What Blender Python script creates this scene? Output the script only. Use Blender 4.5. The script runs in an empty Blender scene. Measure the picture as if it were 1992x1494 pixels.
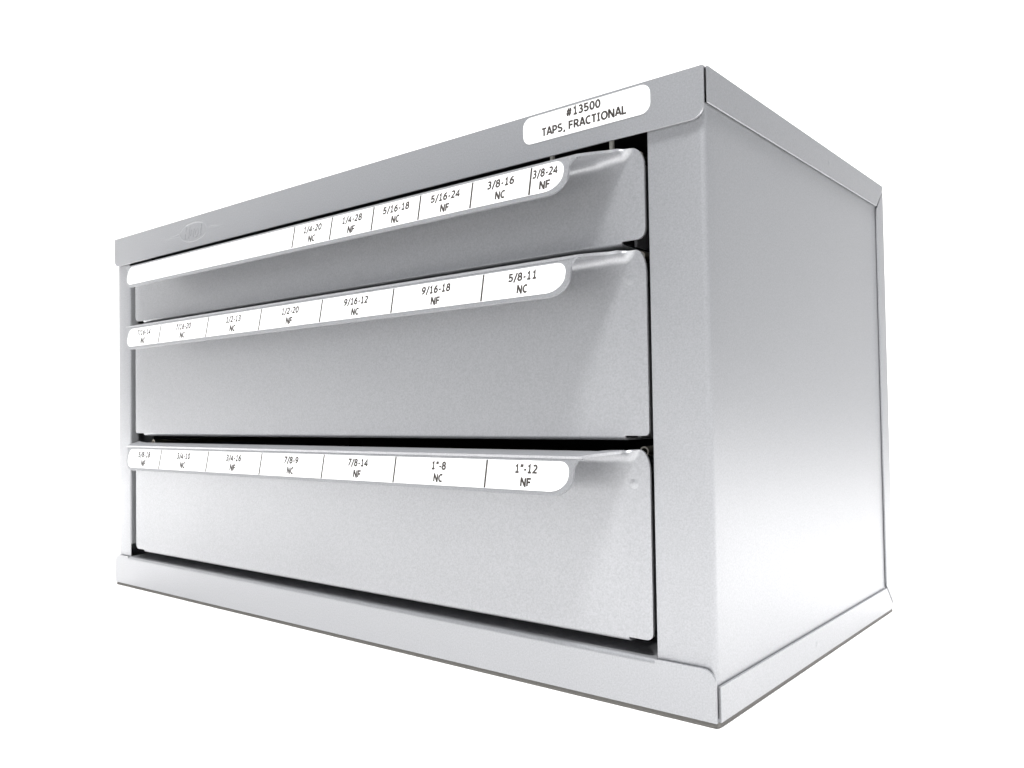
import bpy, bmesh, math
from mathutils import Vector, Matrix

SC = bpy.context.scene
COL = SC.collection
S = 0.22                       # cabinet height in metres; all cabinet numbers below are fractions of it

# ------------------------------------------------------------------ camera, world, lamps, exposure
cam_d = bpy.data.cameras.new('camera')
cam = bpy.data.objects.new('camera', cam_d); COL.objects.link(cam)
cam.location = Vector((2.434, -1.1792, 0.475)) * S
cam.rotation_euler = (1.597, 0.0152, 0.6908)
cam_d.sensor_width = 36.0
cam_d.lens = 1640.07 * 36 / 1992
cam_d.shift_x = 22.7 / 1992
cam_d.shift_y = 16.2 / 1992
cam_d.clip_start = 0.005; cam_d.clip_end = 100
SC.camera = cam

SC.view_settings.view_transform = 'Standard'
SC.view_settings.look = 'None'
SC.view_settings.exposure = 0.0
SC.view_settings.gamma = 1.0

W_ = bpy.data.worlds.new('World'); SC.world = W_; W_.use_nodes = True
bg = W_.node_tree.nodes['Background']
bg.inputs['Color'].default_value = (0.93, 0.955, 1.0, 1)
bg.inputs['Strength'].default_value = 0.43

def lamp(name, loc, target, size, power, color=(1, 1, 1), size_y=None, spread=180):
    d = bpy.data.lights.new(name, 'AREA'); d.energy = power; d.color = color
    d.shape = 'RECTANGLE' if size_y else 'SQUARE'; d.size = size
    d.spread = math.radians(spread)
    if size_y: d.size_y = size_y
    o = bpy.data.objects.new(name, d); COL.objects.link(o); o.location = loc
    o.rotation_euler = (Vector(target) - Vector(loc)).to_track_quat('-Z', 'Y').to_euler()
    return o
lamp('overhead_softbox', (0.66, -0.56, 1.78), (0.30, 0.0, 0.12), 0.30, 57)
lamp('backdrop_fill_lamp', (-0.2, 0.7, 1.9), (-0.9, 1.4, 0.3), 1.2, 60)  # added out of frame to push the backdrop to white
lamp('side_fill_lamp', (0.88, 0.42, 0.45), (0.82, 0.40, 0.0), 0.30, 2.2, spread=110)  # added fill, brightens the floor mirrored in the right side panel
lamp('left_fill_lamp', (-0.62, -0.36, 0.40), (-0.60, -0.34, 0.0), 0.34, 4.6, spread=90)  # added fill, whitens the floor and the cabinet's lower left end

# ------------------------------------------------------------------ materials
def paint(name, col, metallic, rough, speck=0.10, bump=0.03):
    m = bpy.data.materials.new(name); m.use_nodes = True
    nt = m.node_tree; b = nt.nodes['Principled BSDF']
    tc = nt.nodes.new('ShaderNodeTexCoord')
    n = nt.nodes.new('ShaderNodeTexNoise'); n.inputs['Scale'].default_value = 1700; n.inputs['Detail'].default_value = 3
    nt.links.new(tc.outputs['Object'], n.inputs['Vector'])
    r = nt.nodes.new('ShaderNodeMapRange')
    r.inputs['From Min'].default_value = .3; r.inputs['From Max'].default_value = .7
    r.inputs['To Min'].default_value = 1 - speck; r.inputs['To Max'].default_value = 1 + speck
    nt.links.new(n.outputs['Fac'], r.inputs['Value'])
    mx = nt.nodes.new('ShaderNodeVectorMath'); mx.operation = 'SCALE'
    mx.inputs[0].default_value = col
    nt.links.new(r.outputs['Result'], mx.inputs['Scale'])
    nt.links.new(mx.outputs['Vector'], b.inputs['Base Color'])
    # slow roughness variation, as of sprayed paint
    n2 = nt.nodes.new('ShaderNodeTexNoise'); n2.inputs['Scale'].default_value = 16; n2.inputs['Detail'].default_value = 4
    nt.links.new(tc.outputs['Object'], n2.inputs['Vector'])
    r2 = nt.nodes.new('ShaderNodeMapRange')
    r2.inputs['To Min'].default_value = rough - .03; r2.inputs['To Max'].default_value = rough + .03
    nt.links.new(n2.outputs['Fac'], r2.inputs['Value'])
    nt.links.new(r2.outputs['Result'], b.inputs['Roughness'])
    b.inputs['Metallic'].default_value = metallic
    if bump:
        n3 = nt.nodes.new('ShaderNodeTexNoise'); n3.inputs['Scale'].default_value = 900; n3.inputs['Detail'].default_value = 2
        nt.links.new(tc.outputs['Object'], n3.inputs['Vector'])
        bp = nt.nodes.new('ShaderNodeBump'); bp.inputs['Strength'].default_value = bump; bp.inputs['Distance'].default_value = .0004
        nt.links.new(n3.outputs['Fac'], bp.inputs['Height'])
        n4 = nt.nodes.new('ShaderNodeTexNoise'); n4.inputs['Scale'].default_value = 9; n4.inputs['Detail'].default_value = 1
        nt.links.new(tc.outputs['Object'], n4.inputs['Vector'])
        b2 = nt.nodes.new('ShaderNodeBump'); b2.inputs['Strength'].default_value = .35; b2.inputs['Distance'].default_value = .0012
        nt.links.new(n4.outputs['Fac'], b2.inputs['Height'])
        nt.links.new(b2.outputs['Normal'], bp.inputs['Normal'])
        nt.links.new(bp.outputs['Normal'], b.inputs['Normal'])
    return m
M_METAL = paint('silver_grey_paint', (0.412, 0.418, 0.434), 0.69, 0.43)
M_EDGE = paint('bare_rim_metal', (0.45, 0.42, 0.36), 0.9, 0.35)
M_STRIP = paint('dark_base_edge', (0.13, 0.125, 0.115), 0.0, 0.7)
M_BLACK = paint('black_interior_shade', (0.012, 0.012, 0.012), 0.0, 0.6, bump=0)  # black in place of shade inside the cabinet
M_PAPER = paint('white_label_paper', (0.90, 0.90, 0.90), 0.0, 0.55, speck=.01, bump=0)
M_INK = paint('dark_brown_ink', (0.045, 0.038, 0.033), 0.0, 0.6, speck=.2, bump=0)
M_DIV = paint('grey_divider_sheet', (0.62, 0.61, 0.56), 0.0, 0.5)
M_WHITE = paint('white_sweep', (0.905, 0.893, 0.878), 0.0, 0.9, speck=.004, bump=0)

# ------------------------------------------------------------------ helpers
def link(name, me, mat, parent=None, smooth=True):
    o = bpy.data.objects.new(name, me); COL.objects.link(o)
    if mat: me.materials.append(mat)
    if parent: o.parent = parent
    if smooth:
        for p in me.polygons: p.use_smooth = True
    return o

def from_bm(name, bm, mat, parent=None, bevel=0, seg=2, smooth=True, sharp=35):
    bmesh.ops.recalc_face_normals(bm, faces=bm.faces)
    for v in bm.verts: v.co *= S
    me = bpy.data.meshes.new(name); bm.to_mesh(me); bm.free()
    o = link(name, me, mat, parent, smooth)
    if bevel:
        b = o.modifiers.new('bevel', 'BEVEL'); b.width = bevel * S; b.segments = seg
        b.limit_method = 'ANGLE'; b.angle_limit = math.radians(40); b.harden_normals = True
    me.set_sharp_from_angle(angle=math.radians(sharp))
    return o

def prism(bm, pts, f, t):
    """polygon pts (a,b) mapped by f(a,b,c) at c=0 and c=t"""
    lo = [bm.verts.new(f(a, b, 0)) for a, b in pts]
    hi = [bm.verts.new(f(a, b, t)) for a, b in pts]
    bm.faces.new(lo); bm.faces.new(hi[::-1])
    n = len(pts)
    for i in range(n):
        bm.faces.new((lo[i], hi[i], hi[(i + 1) % n], lo[(i + 1) % n]))

def box(bm, x0, x1, y0, y1, z0, z1):
    prism(bm, [(x0, z0), (x1, z0), (x1, z1), (x0, z1)], lambda a, b, c: (a, y0 + c, b), y1 - y0)

def sweep(bm, prof, f, a0, a1, n=1):
    """open or closed profile (list of 2D) swept straight from a0 to a1"""
    rows = []
    for k in range(n + 1):
        a = a0 + (a1 - a0) * k / n
        rows.append([bm.verts.new(f(a, p[0], p[1])) for p in prof])
    for k in range(n):
        for i in range(len(prof)):
            j = (i + 1) % len(prof)
            bm.faces.new((rows[k][i], rows[k][j], rows[k + 1][j], rows[k + 1][i]))
    bm.faces.new(rows[0]); bm.faces.new(rows[-1][::-1])

def thick(path, t):
    """closed outline from an open 2D path with thickness t to its left"""
    out = []
    for i, p in enumerate(path):
        a = Vector(path[max(i - 1, 0)]); b = Vector(path[min(i + 1, len(path) - 1)])
        d = (b - a).normalized()
        out.append((p[0] - d.y * t, p[1] + d.x * t))
    return list(path) + out[::-1]

def arc(cx, cy, r, a0, a1, n=6, ry=None):
    ry = r if ry is None else ry
    return [(cx + r * math.cos(math.radians(a0 + (a1 - a0) * i / n)),
             cy + ry * math.sin(math.radians(a0 + (a1 - a0) * i / n))) for i in range(n + 1)]

def dome(bm, c, u, v, n, r, h):
    c, u, v, n = map(Vector, (c, u, v, n)); rows = []
    for k in range(1, 6):
        a = k / 5 * math.pi / 2
        hh = h * (math.cos(k / 5 * math.pi) + 1) / 2; rr = r * k / 5
        rows.append([bm.verts.new(c + u * rr * math.cos(t) + v * rr * math.sin(t) + n * (hh - .0004 * (k == 5)))
                     for t in [2 * math.pi * i / 16 for i in range(16)]])
    top = bm.verts.new(c + n * h)
    for i in range(16):
        j = (i + 1) % 16
        bm.faces.new((top, rows[0][i], rows[0][j]))
        for k in range(4): bm.faces.new((rows[k][i], rows[k + 1][i], rows[k + 1][j], rows[k][j]))

# printed letters as pen strokes: (advance, [polylines]) on a cap height of 1
def ell(cx, cy, rx, ry, a0, a1, n=14):
    return arc(cx, cy, rx, a0, a1, n, ry)
GLYPH = {
 '0': (.76, [ell(.31, .5, .25, .44, 90, 450, 24)]),
 '1': (.76, [[(.10, .80), (.20, .82), (.34, .97), (.34, .06)], [(.08, .06), (.58, .06)]]),
 '2': (.76, [ell(.30, .69, .22, .25, 155, -28, 12) + [(.08, .07), (.60, .07)]]),
 '3': (.76, [ell(.28, .73, .21, .21, 150, -85, 12), [(.20, .52), (.30, .52)], ell(.28, .285, .245, .235, 88, -150, 14)]),
 '4': (.76, [[(.44, 0), (.44, .93), (.04, .34), (.04, .28), (.62, .28)]]),
 '5': (.76, [[(.54, .93), (.12, .93), (.11, .53)] + ell(.27, .32, .26, .255, 108, -155, 14)]),
 '6': (.76, [ell(.31, .31, .235, .25, 90, 450, 20), [(.53, .93)] + ell(.50, .33, .42, .60, 110, 180, 8)]),
 '7': (.76, [[(.05, .93), (.57, .93), (.22, 0)]]),
 '8': (.76, [ell(.31, .735, .20, .205, 90, 450, 18), ell(.31, .285, .245, .235, 90, 450, 20)]),
 '9': (.76, [ell(.30, .69, .235, .25, 90, 450, 20), [(.08, .07)] + ell(.11, .67, .42, .60, -70, 0, 8)]),
 '/': (.52, [[(.03, -.16), (.40, 1.06)]]),
 '-': (.50, [[(.05, .38), (.37, .38)]]),
 '"': (.46, [[(.12, 1.04), (.08, .68)], [(.30, 1.04), (.26, .68)]]),
 '#': (.95, [[(.20, .02), (.38, .98)], [(.48, .02), (.66, .98)], [(.06, .34), (.72, .34)], [(.12, .66), (.78, .66)]]),
 ',': (.40, [[(.20, .10), (.08, -.20)]]),
 ' ': (.36, []),
 'A': (.78, [[(.02, 0), (.31, .95), (.37, .95), (.66, 0)], [(.13, .30), (.55, .30)]]),
 'C': (.76, [ell(.40, .5, .33, .44, 52, 308, 18)]),
 'F': (.68, [[(.08, 0), (.08, .93), (.56, .93)], [(.08, .50), (.52, .50)]]),
 'I': (.54, [[(.20, .06), (.20, .94)], [(.03, .93), (.37, .93)], [(.03, .07), (.37, .07)]]),
 'L': (.64, [[(.08, 1), (.08, .07), (.54, .07)]]),
 'N': (.88, [[(.08, 0), (.08, .96), (.12, .96), (.62, .04), (.66, .04), (.66, 1)]]),
 'O': (.90, [ell(.39, .5, .34, .44, 90, 450, 26)]),
 'P': (.72, [[(.08, 0), (.08, .93), (.32, .93)] + ell(.34, .675, .20, .255, 80, -80, 10) + [(.08, .42)]]),
 'R': (.78, [[(.08, 0), (.08, .93), (.32, .93)] + ell(.34, .70, .20, .23, 80, -80, 10) + [(.08, .46)], [(.30, .46), (.64, 0)]]),
 'S': (.74, [ell(.33, .72, .24, .22, 35, 235, 12) + ell(.30, .28, .26, .22, 62, -155, 12)]),
 'T': (.70, [[(.31, 0), (.31, .90)], [(.0, .93), (.62, .93)]]),
 'H': (.80, [[(.08, 0), (.08, 1)], [(.62, 0), (.62, 1)], [(.08, .5), (.62, .5)]]),
 'u': (.66, [[(.06, .70), (.06, .26)] + ell(.26, .24, .20, .20, 180, 350, 8) + [(.50, .70)], [(.50, .70), (.50, 0)]]),
 'o': (.66, [ell(.28, .34, .22, .31, 90, 450, 16)]),
 't': (.50, [[(.18, .95), (.18, .14), (.34, .05)], [(.02, .68), (.36, .68)]]),
}
def ribbon(pts, w):
    L, R = [], []
    closed = (Vector(pts[0]) - Vector(pts[-1])).length < 1e-4
    n = len(pts)
    for i, p in enumerate(pts):
        if closed: a, b = pts[(i - 1) % (n - 1)], pts[(i + 1) % (n - 1)]
        else: a, b = pts[max(i - 1, 0)], pts[min(i + 1, n - 1)]
        p_ = Vector(p); d1 = (p_ - Vector(a)); d2 = (Vector(b) - p_)
        d1 = d1.normalized() if d1.length > 1e-6 else d2.normalized()
        d2 = d2.normalized() if d2.length > 1e-6 else d1
        t = (d1 + d2); t = t.normalized() if t.length > 1e-6 else d1
        nn = Vector((-t.y, t.x)); k = 1 / max(.5, abs(nn.dot(Vector((-d1.y, d1.x)))))
        L.append(p_ + nn * w / 2 * k); R.append(p_ - nn * w / 2 * k)
    return L, R
def put_text(bm, txt, width, height, f, weight=.135, shear=0.0):
    """one word or line centred on 0,0; f maps (a, b, lift) to the surface"""
    adv = 0
    for i, ch in enumerate(txt): adv += GLYPH[ch][0] if i < len(txt) - 1 else GLYPH[ch][0] - .12
    sx = width / adv; x = 0
    for ch in txt:
        a, strokes = GLYPH[ch]
        for k, st in enumerate(strokes):
            L, R = ribbon(st, weight)
            g = lambda p: f((x + p.x - adv / 2 + shear * (p.y - .5)) * sx, (p.y - .5) * height, k * .00002)
            lv = [bm.verts.new(g(p)) for p in L]; rv = [bm.verts.new(g(p)) for p in R]
            for i in range(len(lv) - 1): bm.faces.new((lv[i], rv[i], rv[i + 1], lv[i + 1]))
        x += a

# ------------------------------------------------------------------ setting: white floor and sweep
def sweep_surface():
    cx, cy = 0.2, 0.1
    R0, RC, HT = 1.7, 0.7, 3.2
    bm = bmesh.new()
    N = 72; mid = math.radians(140); half = math.radians(68)
    c = bm.verts.new((cx, cy, 0)); ring = []
    for i in range(N):
        a = 2 * math.pi * i / N
        ring.append(bm.verts.new((cx + R0 * math.cos(a), cy + R0 * math.sin(a), 0)))
    for i in range(N): bm.faces.new((c, ring[i], ring[(i + 1) % N]))
    me = bpy.data.meshes.new('floor'); bm.to_mesh(me); bm.free()
    fl = link('floor', me, M_WHITE, smooth=False); fl['kind'] = 'structure'
    bm = bmesh.new()
    prof = [(R0 + .0 + RC * math.sin(t), RC - RC * math.cos(t)) for t in [math.pi / 2 * k / 16 for k in range(17)]] + [(R0 + RC, HT)]
    rows = []
    for i in range(61):
        a = mid - half + 2 * half * i / 60
        rows.append([bm.verts.new((cx + (r - .004) * math.cos(a), cy + (r - .004) * math.sin(a), z + .0005)) for r, z in prof])
    for i in range(60):
        for k in range(len(prof) - 1):
            bm.faces.new((rows[i][k], rows[i + 1][k], rows[i + 1][k + 1], rows[i][k + 1]))
    me = bpy.data.meshes.new('backdrop'); bm.to_mesh(me); bm.free()
    b = link('backdrop', me, M_WHITE); b['kind'] = 'structure'
sweep_surface()

# ------------------------------------------------------------------ cabinet
W, D = 1.8723, 0.9402
T = 0.0042
BX = 0.0055
BY = 0.0075                       # body face behind the flanges
ROOT = bpy.data.objects.new('drawer_cabinet', None); COL.objects.link(ROOT)
ROOT.location = (0, 0, 0)
ROOT['label'] = 'silver grey sheet metal cabinet with three label fronted drawers for taps, standing on white'
ROOT['category'] = 'cabinet'
TX = 1 / S
FZ = 0.9223                       # lower edge of the lid's front flange
BZ = 0.0869                       # upper edge of the base's front flange
GAP = 0.0035
PL_, PR = .0765, .1062            # widths of the left and right posts

LT = 1.0035
# lid: top sheet, front flange with rounded lower corners, mitred side flanges
bm = bmesh.new()
r = 0.022
pts = [(0.001, LT)] + arc(r + .001, FZ + r, r, 180, 270) + arc(W - r - GAP, FZ + r, r, 270, 360) + [(W - GAP, LT)]
prism(bm, pts, lambda a, b, c: (a, c, b), T)
hs = 0.9462
for sx, xx in ((0, W - .0028), (1, 0)):
    pts = [(.0080, LT), (.0080, hs), (D - .054, hs), (D - .003, .993), (D - .003, LT - .001)]
    prism(bm, pts, lambda a, b, c: (xx + c, a, b), .0028)
box(bm, T, W - T, T, D - .002, LT - T, LT - .0004)
lid = from_bm('lid', bm, M_METAL, ROOT, bevel=.0007, seg=2)
bm = bmesh.new()
dome(bm, (W, .56, .975), (0, 1, 0), (0, 0, 1), (1, 0, 0), .008, .0012)
from_bm('spot_weld', bm, M_METAL, lid)

# base pan: front flange, rounded upper corners at the ends, bent back between the posts
bm = bmesh.new()
r = 0.022
pts = [(0.001, 0.0085)] + [(W - GAP, 0.0085)] + arc(W - r - GAP, BZ - r, r, 0, 90) + \
      [(W - PR, BZ), (W - PR, BZ - .008), (PL_, BZ - .008), (PL_, BZ)] + arc(r + .001, BZ - r, r, 90, 180)
prism(bm, pts, lambda a, b, c: (a, c, b), T)
path = [(0.0, BZ - .008)] + arc(.008, BZ - .008, .008, 180, 90, 8)[1:] + [(.20, BZ)]
sweep(bm, thick(path, -T), lambda a, p, q: (a, p, q), PL_, W - PR)
for xx in (W - T, 0):
    pts = [(.0086, 0.0085), (D - .003, .0085), (D - .003, .012), (D - .054, .0615), (.0086, .0615)]
    prism(bm, pts, lambda a, b, c: (xx + c, a, b), T)
box(bm, T, W - T, T, D - .002, .0086, .0135)
base = from_bm('base_pan', bm, M_METAL, ROOT)
bm = bmesh.new()
dome(bm, (W, .42, .035), (0, 1, 0), (0, 0, 1), (1, 0, 0), .008, .0012)
from_bm('spot_weld', bm, M_METAL, base)
bm = bmesh.new()
o = .0015; rr = .008
pts = arc(o + rr, o + rr, rr, 180, 270) + arc(W - o - rr, o + rr, rr, 270, 360) + arc(W - o - rr, D - o - rr, rr, 0, 90) + arc(o + rr, D - o - rr, rr, 90, 180)
prism(bm, pts, lambda a, b, c: (a, b, .0003 + c), .0084)
from_bm('bottom_edge', bm, M_STRIP, ROOT, bevel=.0015)

# posts: front face with a rounded outer bend and a return into the opening
def post(mir, PX):
    f = (lambda x: W - x) if mir else (lambda x: x)
    bm = bmesh.new()
    rb = .010
    path = [(BX, .05)] + arc(BX + rb, BY + rb, rb, 180, 270, 8) + [(PX - .0045, BY), (PX - .0012, BY + .0006), (PX, BY + .0022)]
    sweep(bm, thick(path, T), lambda a, p, q: (f(p), q, a), .055, .948)
    path = [(PX - .0045, BY + .0002)] + arc(PX - .0045, BY + .0052, .005, 270, 360, 4)[1:] + [(PX + .0005, .032)]
    sweep(bm, thick(path, T * .8), lambda a, p, q: (f(p), q, a), .122, .905)
    return from_bm('corner_post', bm, M_METAL, ROOT)
post(False, PL_); post(True, PR)
# side panels behind the posts
for xx in (BX, W - BX - T):
    bm = bmesh.new()
    box(bm, xx, xx + T, .05, D - .012, .03, .96)
    from_bm('side_panel', bm, M_METAL, ROOT)
# back panel: a tray whose flanges wrap the sides, mitred at top and bottom
bm = bmesh.new()
box(bm, T, W - T, D - T, D, .0128, .9935)
for xx in (W - T - .0004, .0004):
    pts = [(D - .0505, .0665), (D - .0505, .9405), (D, .9920), (D, .017)]
    prism(bm, pts, lambda a, b, c: (xx + c, a, b), T)
from_bm('back_panel', bm, M_METAL, ROOT, bevel=.0012)
# black panels added behind the drawers, standing in for the cabinet's inner shade
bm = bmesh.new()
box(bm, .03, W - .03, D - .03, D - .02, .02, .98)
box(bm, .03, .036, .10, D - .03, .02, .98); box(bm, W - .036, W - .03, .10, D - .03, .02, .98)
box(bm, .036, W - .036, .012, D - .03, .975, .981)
from_bm('interior_shade_panels', bm, M_BLACK, ROOT)

# header sticker and its print
sx0, sx1, sz0, sz1, sr = 1.5225, 1.7782, .9515, .9985, .0165
bm = bmesh.new()
pts = arc(sx0 + sr, sz0 + sr, sr, 180, 270) + arc(sx1 - sr, sz0 + sr, sr, 270, 360) + arc(sx1 - sr, sz1 - sr, sr, 0, 90) + arc(sx0 + sr, sz1 - sr, sr, 90, 180)
prism(bm, pts, lambda a, b, c: (a, -.0008 + c, b), .0006)
st = from_bm('label_sticker', bm, M_PAPER, ROOT, smooth=False)
bm = bmesh.new()
put_text(bm, '#13500', .0695, .0138, lambda a, b, l: (1.6505 + a, -.00095 - l, .9890 + b), .235)
put_text(bm, 'TAPS, FRACTIONAL', .170, .0138, lambda a, b, l: (1.6490 + a, -.00095 - l, .9665 + b), .235)
from_bm('lettering', bm, M_INK, st, smooth=False)

# embossed oval maker's mark with side bars
bm = bmesh.new()
def tube2(bm, pts, r, closed, h=.55):
    n = len(pts); rows = []
    for i, p in enumerate(pts):
        a = Vector(pts[(i - 1) % n] if closed or i else pts[0]); b = Vector(pts[(i + 1) % n] if closed or i < n - 1 else pts[-1])
        d = (b - a).normalized(); nn = Vector((-d.y, d.x))
        rows.append([bm.verts.new((p[0] + nn.x * r * math.cos(t), -r * h * .38 * math.sin(t), p[1] + nn.y * r * math.cos(t)))
                     for t in [math.pi * k / 6 for k in range(7)]])
    for i in range(n if closed else n - 1):
        j = (i + 1) % n
        for k in range(6): bm.faces.new((rows[i][k], rows[i][k + 1], rows[j][k + 1], rows[j][k]))
ocx, ocz = .4305, .9640
tube2(bm, [(ocx + .064 * math.cos(t), ocz + .0245 * math.sin(t)) for t in [2 * math.pi * i / 48 for i in range(48)]], .0026, True)
for s in (-1, 1):
    for dz, l in ((-.003, .135), (.004, .11)):
        tube2(bm, [(ocx + s * (.068 + (l - .068) * k / 6), ocz + dz * (1 - k / 9)) for k in range(7)], .0016, False, .35)
mark = from_bm('embossed_mark', bm, M_METAL, ROOT)
c = bmesh.new()
put_text(c, 'Huot', .082, .031, lambda a, b, l: (ocx + a, -.0006 - l, ocz + b), .15, .22)
g = bmesh.ops.extrude_face_region(c, geom=c.faces[:])
for v in [e for e in g['geom'] if isinstance(e, bmesh.types.BMVert)]: v.co.y = .0004
from_bm('embossed_lettering', c, M_METAL, mark, smooth=False)

# ------------------------------------------------------------------ drawers
X0, X1 = .1117, W - .1117
REC = .0066
FA, FB = -.0627, -.0719
FL = .012
PL0, PL1 = .2070, 1.6635            # label plate ends
def drawer(zb, zbot, label, rbc, entries, dividers, rtc, edge=.0577):
    zt = zb + edge; zear = zb + .0665
    SH = REC - FA
    xe0, xe1 = X0 + .020, X1 - .018   # where the shelf depth runs out
    def depth(x):
        if PL0 - FL <= x <= PL1 + FL: return SH
        d = (xe1 - x) / (xe1 - PL1 - FL) if x > PL1 else (x - xe0) / (PL0 - FL - xe0)
        d = max(0, min(1, d))
        return SH * d ** 1.3
    xs = [X0]
    def add(a, b, n):
        for k in range(1, n + 1): xs.append(a + (b - a) * k / n)
    add(X0, X0 + .004, 4); add(X0 + .004, xe0, 8); add(xe0, PL0, 14); add(PL0, PL1, 24); add(PL1, xe1, 22); add(xe1, X1 - .004, 8); add(X1 - .004, X1, 6)
    bm = bmesh.new(); rows = []
    for x in xs:
        s = depth(x); e = min(x - X0, X1 - x)
        f = s / SH
        ztop = zt + (zear - zt) * (1 - f) ** .8
        ztop -= .0045 * min(1, s / .012)
        if e < rtc[0]: ztop -= rtc[1] * (1 - math.sqrt(max(0, 1 - ((rtc[0] - e) / rtc[0]) ** 2)))
        zlo = zbot + (rbc * (1 - math.sqrt(max(0, 1 - ((rbc - e) / rbc) ** 2))) if e < rbc else 0)
        R = .017; am = math.acos(1 - min(s, R * .999) / R)
        ex = .006 * (1 - am / (math.pi / 2))
        zc = ztop + .0062 * min(1, s / R) * f * (1 if s > R else s / R)
        z0 = zc - R * math.sin(am) - ex
        col = [(REC, zlo + (z0 - zlo) * k / 8) for k in range(9)]
        na = 8 if s > R else 11
        for k in range(1, na + 1):
            a = am * k / na
            col.append((REC - R * (1 - math.cos(a)), z0 + R * math.sin(a) + ex * k / na))
        if s > R:
            for k in range(1, 4): col.append((REC - R - (s - R) * k / 3, zc + (ztop - zc) * (k / 3)))
        rows.append([bm.verts.new((x, y, z)) for y, z in col])
    for i in range(len(xs) - 1):
        for k in range(len(rows[0]) - 1):
            bm.faces.new((rows[i][k], rows[i + 1][k], rows[i + 1][k + 1], rows[i][k + 1]))
    # sheet thickness, inwards
    bmesh.ops.recalc_face_normals(bm, faces=bm.faces)
    bm.normal_update()
    bm.faces.ensure_lookup_table()
    f0 = min(bm.faces, key=lambda q: (q.calc_center_median() - Vector((1, REC, zbot + .05))).length)
    if f0.normal.y > 0: bmesh.ops.reverse_faces(bm, faces=bm.faces)
    for v in bm.verts: v.co *= S
    me = bpy.data.meshes.new('drawer'); bm.to_mesh(me); bm.free()
    d = link('drawer', me, M_METAL, ROOT)
    so = d.modifiers.new('sheet', 'SOLIDIFY'); so.thickness = .0045 * S; so.offset = -1; so.use_even_offset = False
    bv = d.modifiers.new('bevel', 'BEVEL'); bv.width = .0011 * S; bv.segments = 2; bv.limit_method = 'ANGLE'; bv.angle_limit = math.radians(50); bv.harden_normals = True
    d['label'] = label
    # bottom bend and tray with rolled side rims
    bm = bmesh.new()
    path = [(REC, zbot)] + arc(REC + .010, zbot, .010, 180, 270, 8, .0075)[1:] + [(.75, zbot - .0075)]
    sweep(bm, thick(path, T * .8), lambda a, p, q: (a, p, q), .156, 1.7165)
    for xx in (X0 + .036, X1 - .041):
        box(bm, xx, xx + .005, .042, .75, zbot - .004, zear - .010)
    from_bm('tray', bm, M_METAL, d)
    for xx in (X0 + .030, X1 - .030):
        bm = bmesh.new()
        ro = .0085; pth = arc(0, 0, ro, -60, 200, 14)
        sweep(bm, thick(pth, .0028), lambda a, p, q: (xx + p, a, zear - .0045 + q), .042, .75)
        from_bm('rolled_rim', bm, M_EDGE, d)
    bm = bmesh.new()
    box(bm, X0 + .050, X1 - .050, .03, .74, zbot, zt - .05)
    from_bm('shade_block', bm, M_BLACK, d)  # solid black filler, added to keep the gaps around the drawer dark
    # label plate: fold at the shelf's front edge, then down and slightly forward
    up = Vector((0, FA - FB, .0487)).normalized(); nrm = Vector((0, -up.z, up.y))
    org = Vector((0, FB, zb))           # sticker's lower line
    def PP(x, v, h=0.0): return org + Vector((x, 0, 0)) + up * v + nrm * h
    bm = bmesh.new(); rows = []
    vt = (zt - zb) / up.z               # height of the plate along its own plane
    rb, rt = .040, .012
    xs = [PL0]; 
    for a, b, n in ((PL0, PL0 + .003, 4), (PL0 + .003, PL0 + rb, 12), (PL0 + rb, PL1 - rb, 20), (PL1 - rb, PL1 - .003, 12), (PL1 - .003, PL1, 4)):
        for k in range(1, n + 1): xs.append(a + (b - a) * k / n)
    top_y = FA
    for x in xs:
        e = min(x - PL0, PL1 - x)
        lo_n = 0
        cut = rb * (1 - math.sqrt(max(0, 1 - ((rb - e) / rb) ** 2))) * .82 if e < rb else 0
        lo = -.0072 + cut
        fr = .0055
        col = [PP(x, lo + (vt - fr - lo) * k / 12) for k in range(13)]
        # convex fold into the shelf
        a0 = PP(x, vt - fr); cc = a0 - nrm * fr
        ang0 = math.atan2(nrm.z, nrm.y)
        fl = lambda v: (FL * max(0, (v - vt + .022) / .022) ** 2) * (max(0, 1 - (PL1 - x) / .006) - max(0, 1 - (x - PL0) / .006))
        for q in col[4:]: q.x += fl((q - org).dot(up))
        for k in range(1, 7):
            t = ang0 + (math.pi / 2 - ang0) * k / 6
            col.append(cc + Vector((fl(vt) / fr if k > 0 else 0, math.cos(t), math.sin(t))) * fr)
        last = col[-1]
        col.append(Vector((x + fl(vt), FA + .012, zt + .0002)))
        rows.append([bm.verts.new(p) for p in col])
    for i in range(len(xs) - 1):
        for k in range(len(rows[0]) - 1):
            bm.faces.new((rows[i][k], rows[i + 1][k], rows[i + 1][k + 1], rows[i][k + 1]))
    bmesh.ops.recalc_face_normals(bm, faces=bm.faces); bm.normal_update(); bm.faces.ensure_lookup_table()
    if bm.faces[0].normal.y > 0: bmesh.ops.reverse_faces(bm, faces=bm.faces)
    for v in bm.verts: v.co *= S
    me = bpy.data.meshes.new('label_plate'); bm.to_mesh(me); bm.free()
    p = link('label_plate', me, M_METAL, d)
    so = p.modifiers.new('sheet', 'SOLIDIFY'); so.thickness = .0045 * S; so.offset = -1
    bv = p.modifiers.new('bevel', 'BEVEL'); bv.width = .0016 * S; bv.segments = 2; bv.limit_method = 'ANGLE'; bv.angle_limit = math.radians(50); bv.harden_normals = True
    # sticker
    q0, q1, hh = .2152, 1.6548, .0487 / up.z
    r1, r2 = .032, .018
    bm = bmesh.new()
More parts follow.
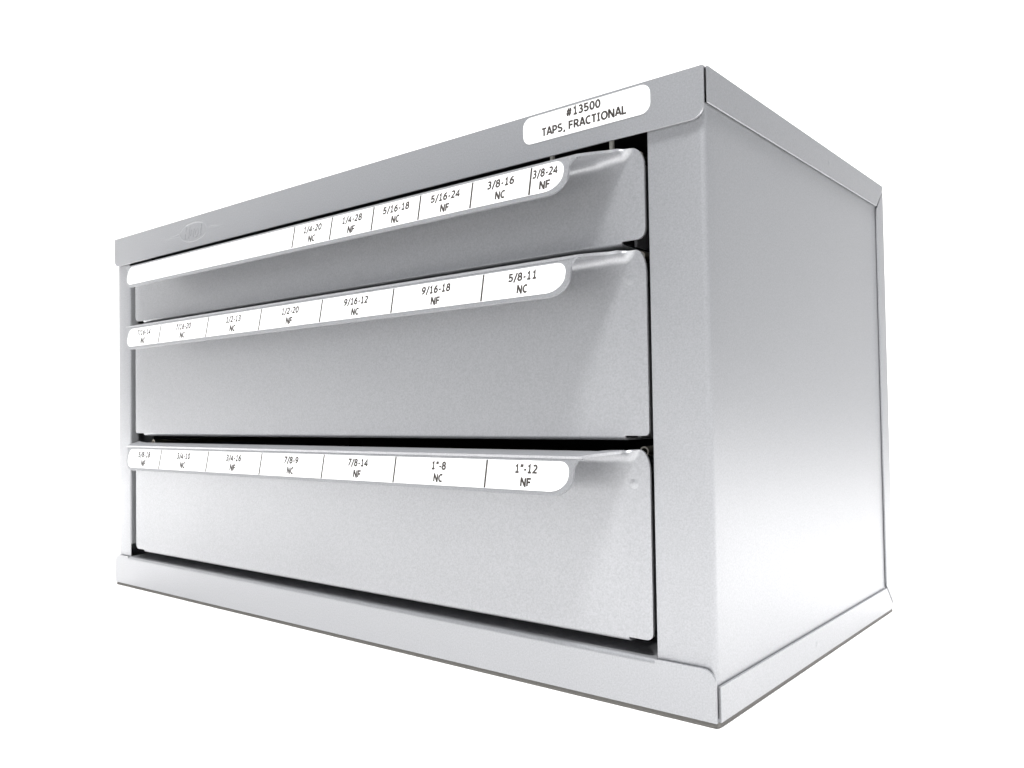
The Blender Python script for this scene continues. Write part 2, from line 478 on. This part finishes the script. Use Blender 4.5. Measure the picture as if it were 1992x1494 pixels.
    pts = arc(q0 + r1 * .8, r1 * .75, r1 * .8, 180, 270, 10, r1 * .75) + arc(q1 - r1 * 1.15, r1 * .85, r1 * 1.15, 270, 360, 10, r1 * .85) + \
          arc(q1 - r2, hh - r2, r2, 0, 90, 8) + arc(q0 + r2, hh - r2, r2, 90, 180, 8)
    prism(bm, pts, lambda a, b, c: PP(a, b, .0002 + c), .0006)
    from_bm('label_strip', bm, M_PAPER, d, smooth=False)
    bm = bmesh.new()
    def F(cx, cv): return lambda a, b, l: PP(cx + a, cv + b, .00095 + l)
    for cx, a, b, wd in entries:
        put_text(bm, a, wd, .0140, F(cx, .0356), .245)
        put_text(bm, b, .0215, .0138, F(cx + .0015, .0132), .255)
    for x in dividers:
        vs = [bm.verts.new(PP(x + a, v, .00095)) for a, v in ((-.0021, .0006), (.0021, .0006), (.0021, hh - .0006), (-.0021, hh - .0006))]
        bm.faces.new(vs)
    from_bm('lettering', bm, M_INK, d, smooth=False)
    return d

def mids(edges): return [(a + b) / 2 for a, b in zip(edges[:-1], edges[1:])]
dv = [.9454, 1.0711, 1.1982, 1.3274, 1.4568, 1.588]
m_ = mids(dv) + [1.6175]
t1 = [('1/4-20', 'NC', .060), ('1/4-28', 'NF', .060), ('5/16-18', 'NC', .072), ('5/16-24', 'NF', .072), ('3/8-16', 'NC', .060), ('3/8-24', 'NF', .0515)]
d1 = drawer(.8378, .7539, 'top drawer, its label strip blank at the left and starting at 1/4-20', .016,
       [(c, a, b, w) for c, (a, b, w) in zip(m_, t1)], dv, (.026, .034), .0530)
dv = [.3831, .6057, .8214, 1.0362, 1.2516, 1.4792]
m_ = mids([.215] + dv + [1.655])
t2 = [('7/16-14', 'NC', .070), ('7/16-20', 'NC', .070), ('1/2-13', 'NC', .060), ('1/2-20', 'NF', .060), ('9/16-12', 'NC', .072), ('9/16-18', 'NF', .072), ('5/8-11', 'NC', .060)]
d2 = drawer(.6712, .4375, 'middle drawer, its label strip running from 7/16-14 to 5/8-11', .008,
       [(c, a, b, w) for c, (a, b, w) in zip(m_, t2)], dv, (.020, .040))
dv = [.3829, .6022, .819, 1.037, 1.252, 1.481]
m_ = mids([.215] + dv + [1.655])
t3 = [('5/8-18', 'NF', .060), ('3/4-10', 'NC', .060), ('3/4-16', 'NF', .060), ('7/8-9', 'NC', .050), ('7/8-14', 'NF', .060), ('1"-8', 'NC', .036), ('1"-12', 'NF', .0475)]
d3 = drawer(.3485, .1127, 'bottom drawer, its label strip running from 5/8-18 to 1"-12', .012,
       [(c, a, b, w) for c, (a, b, w) in zip(m_, t3)], dv, (.020, .036))
# dimples near the pulls of the two lower drawers
for d, z in ((d2, .6895), (d3, .3600)):
    bm = bmesh.new(); dome(bm, (1.731, REC, z), (1, 0, 0), (0, 0, 1), (0, -1, 0), .010, .0007)
    from_bm('dimple', bm, M_METAL, d)
# upright dividers inside the top drawer, seen in the gap under the lid
for x in (1.6827, 1.5585):
    bm = bmesh.new(); box(bm, x - .0032, x + .0032, .034, .040, .82, .975)
    from_bm('divider', bm, M_DIV, d1)
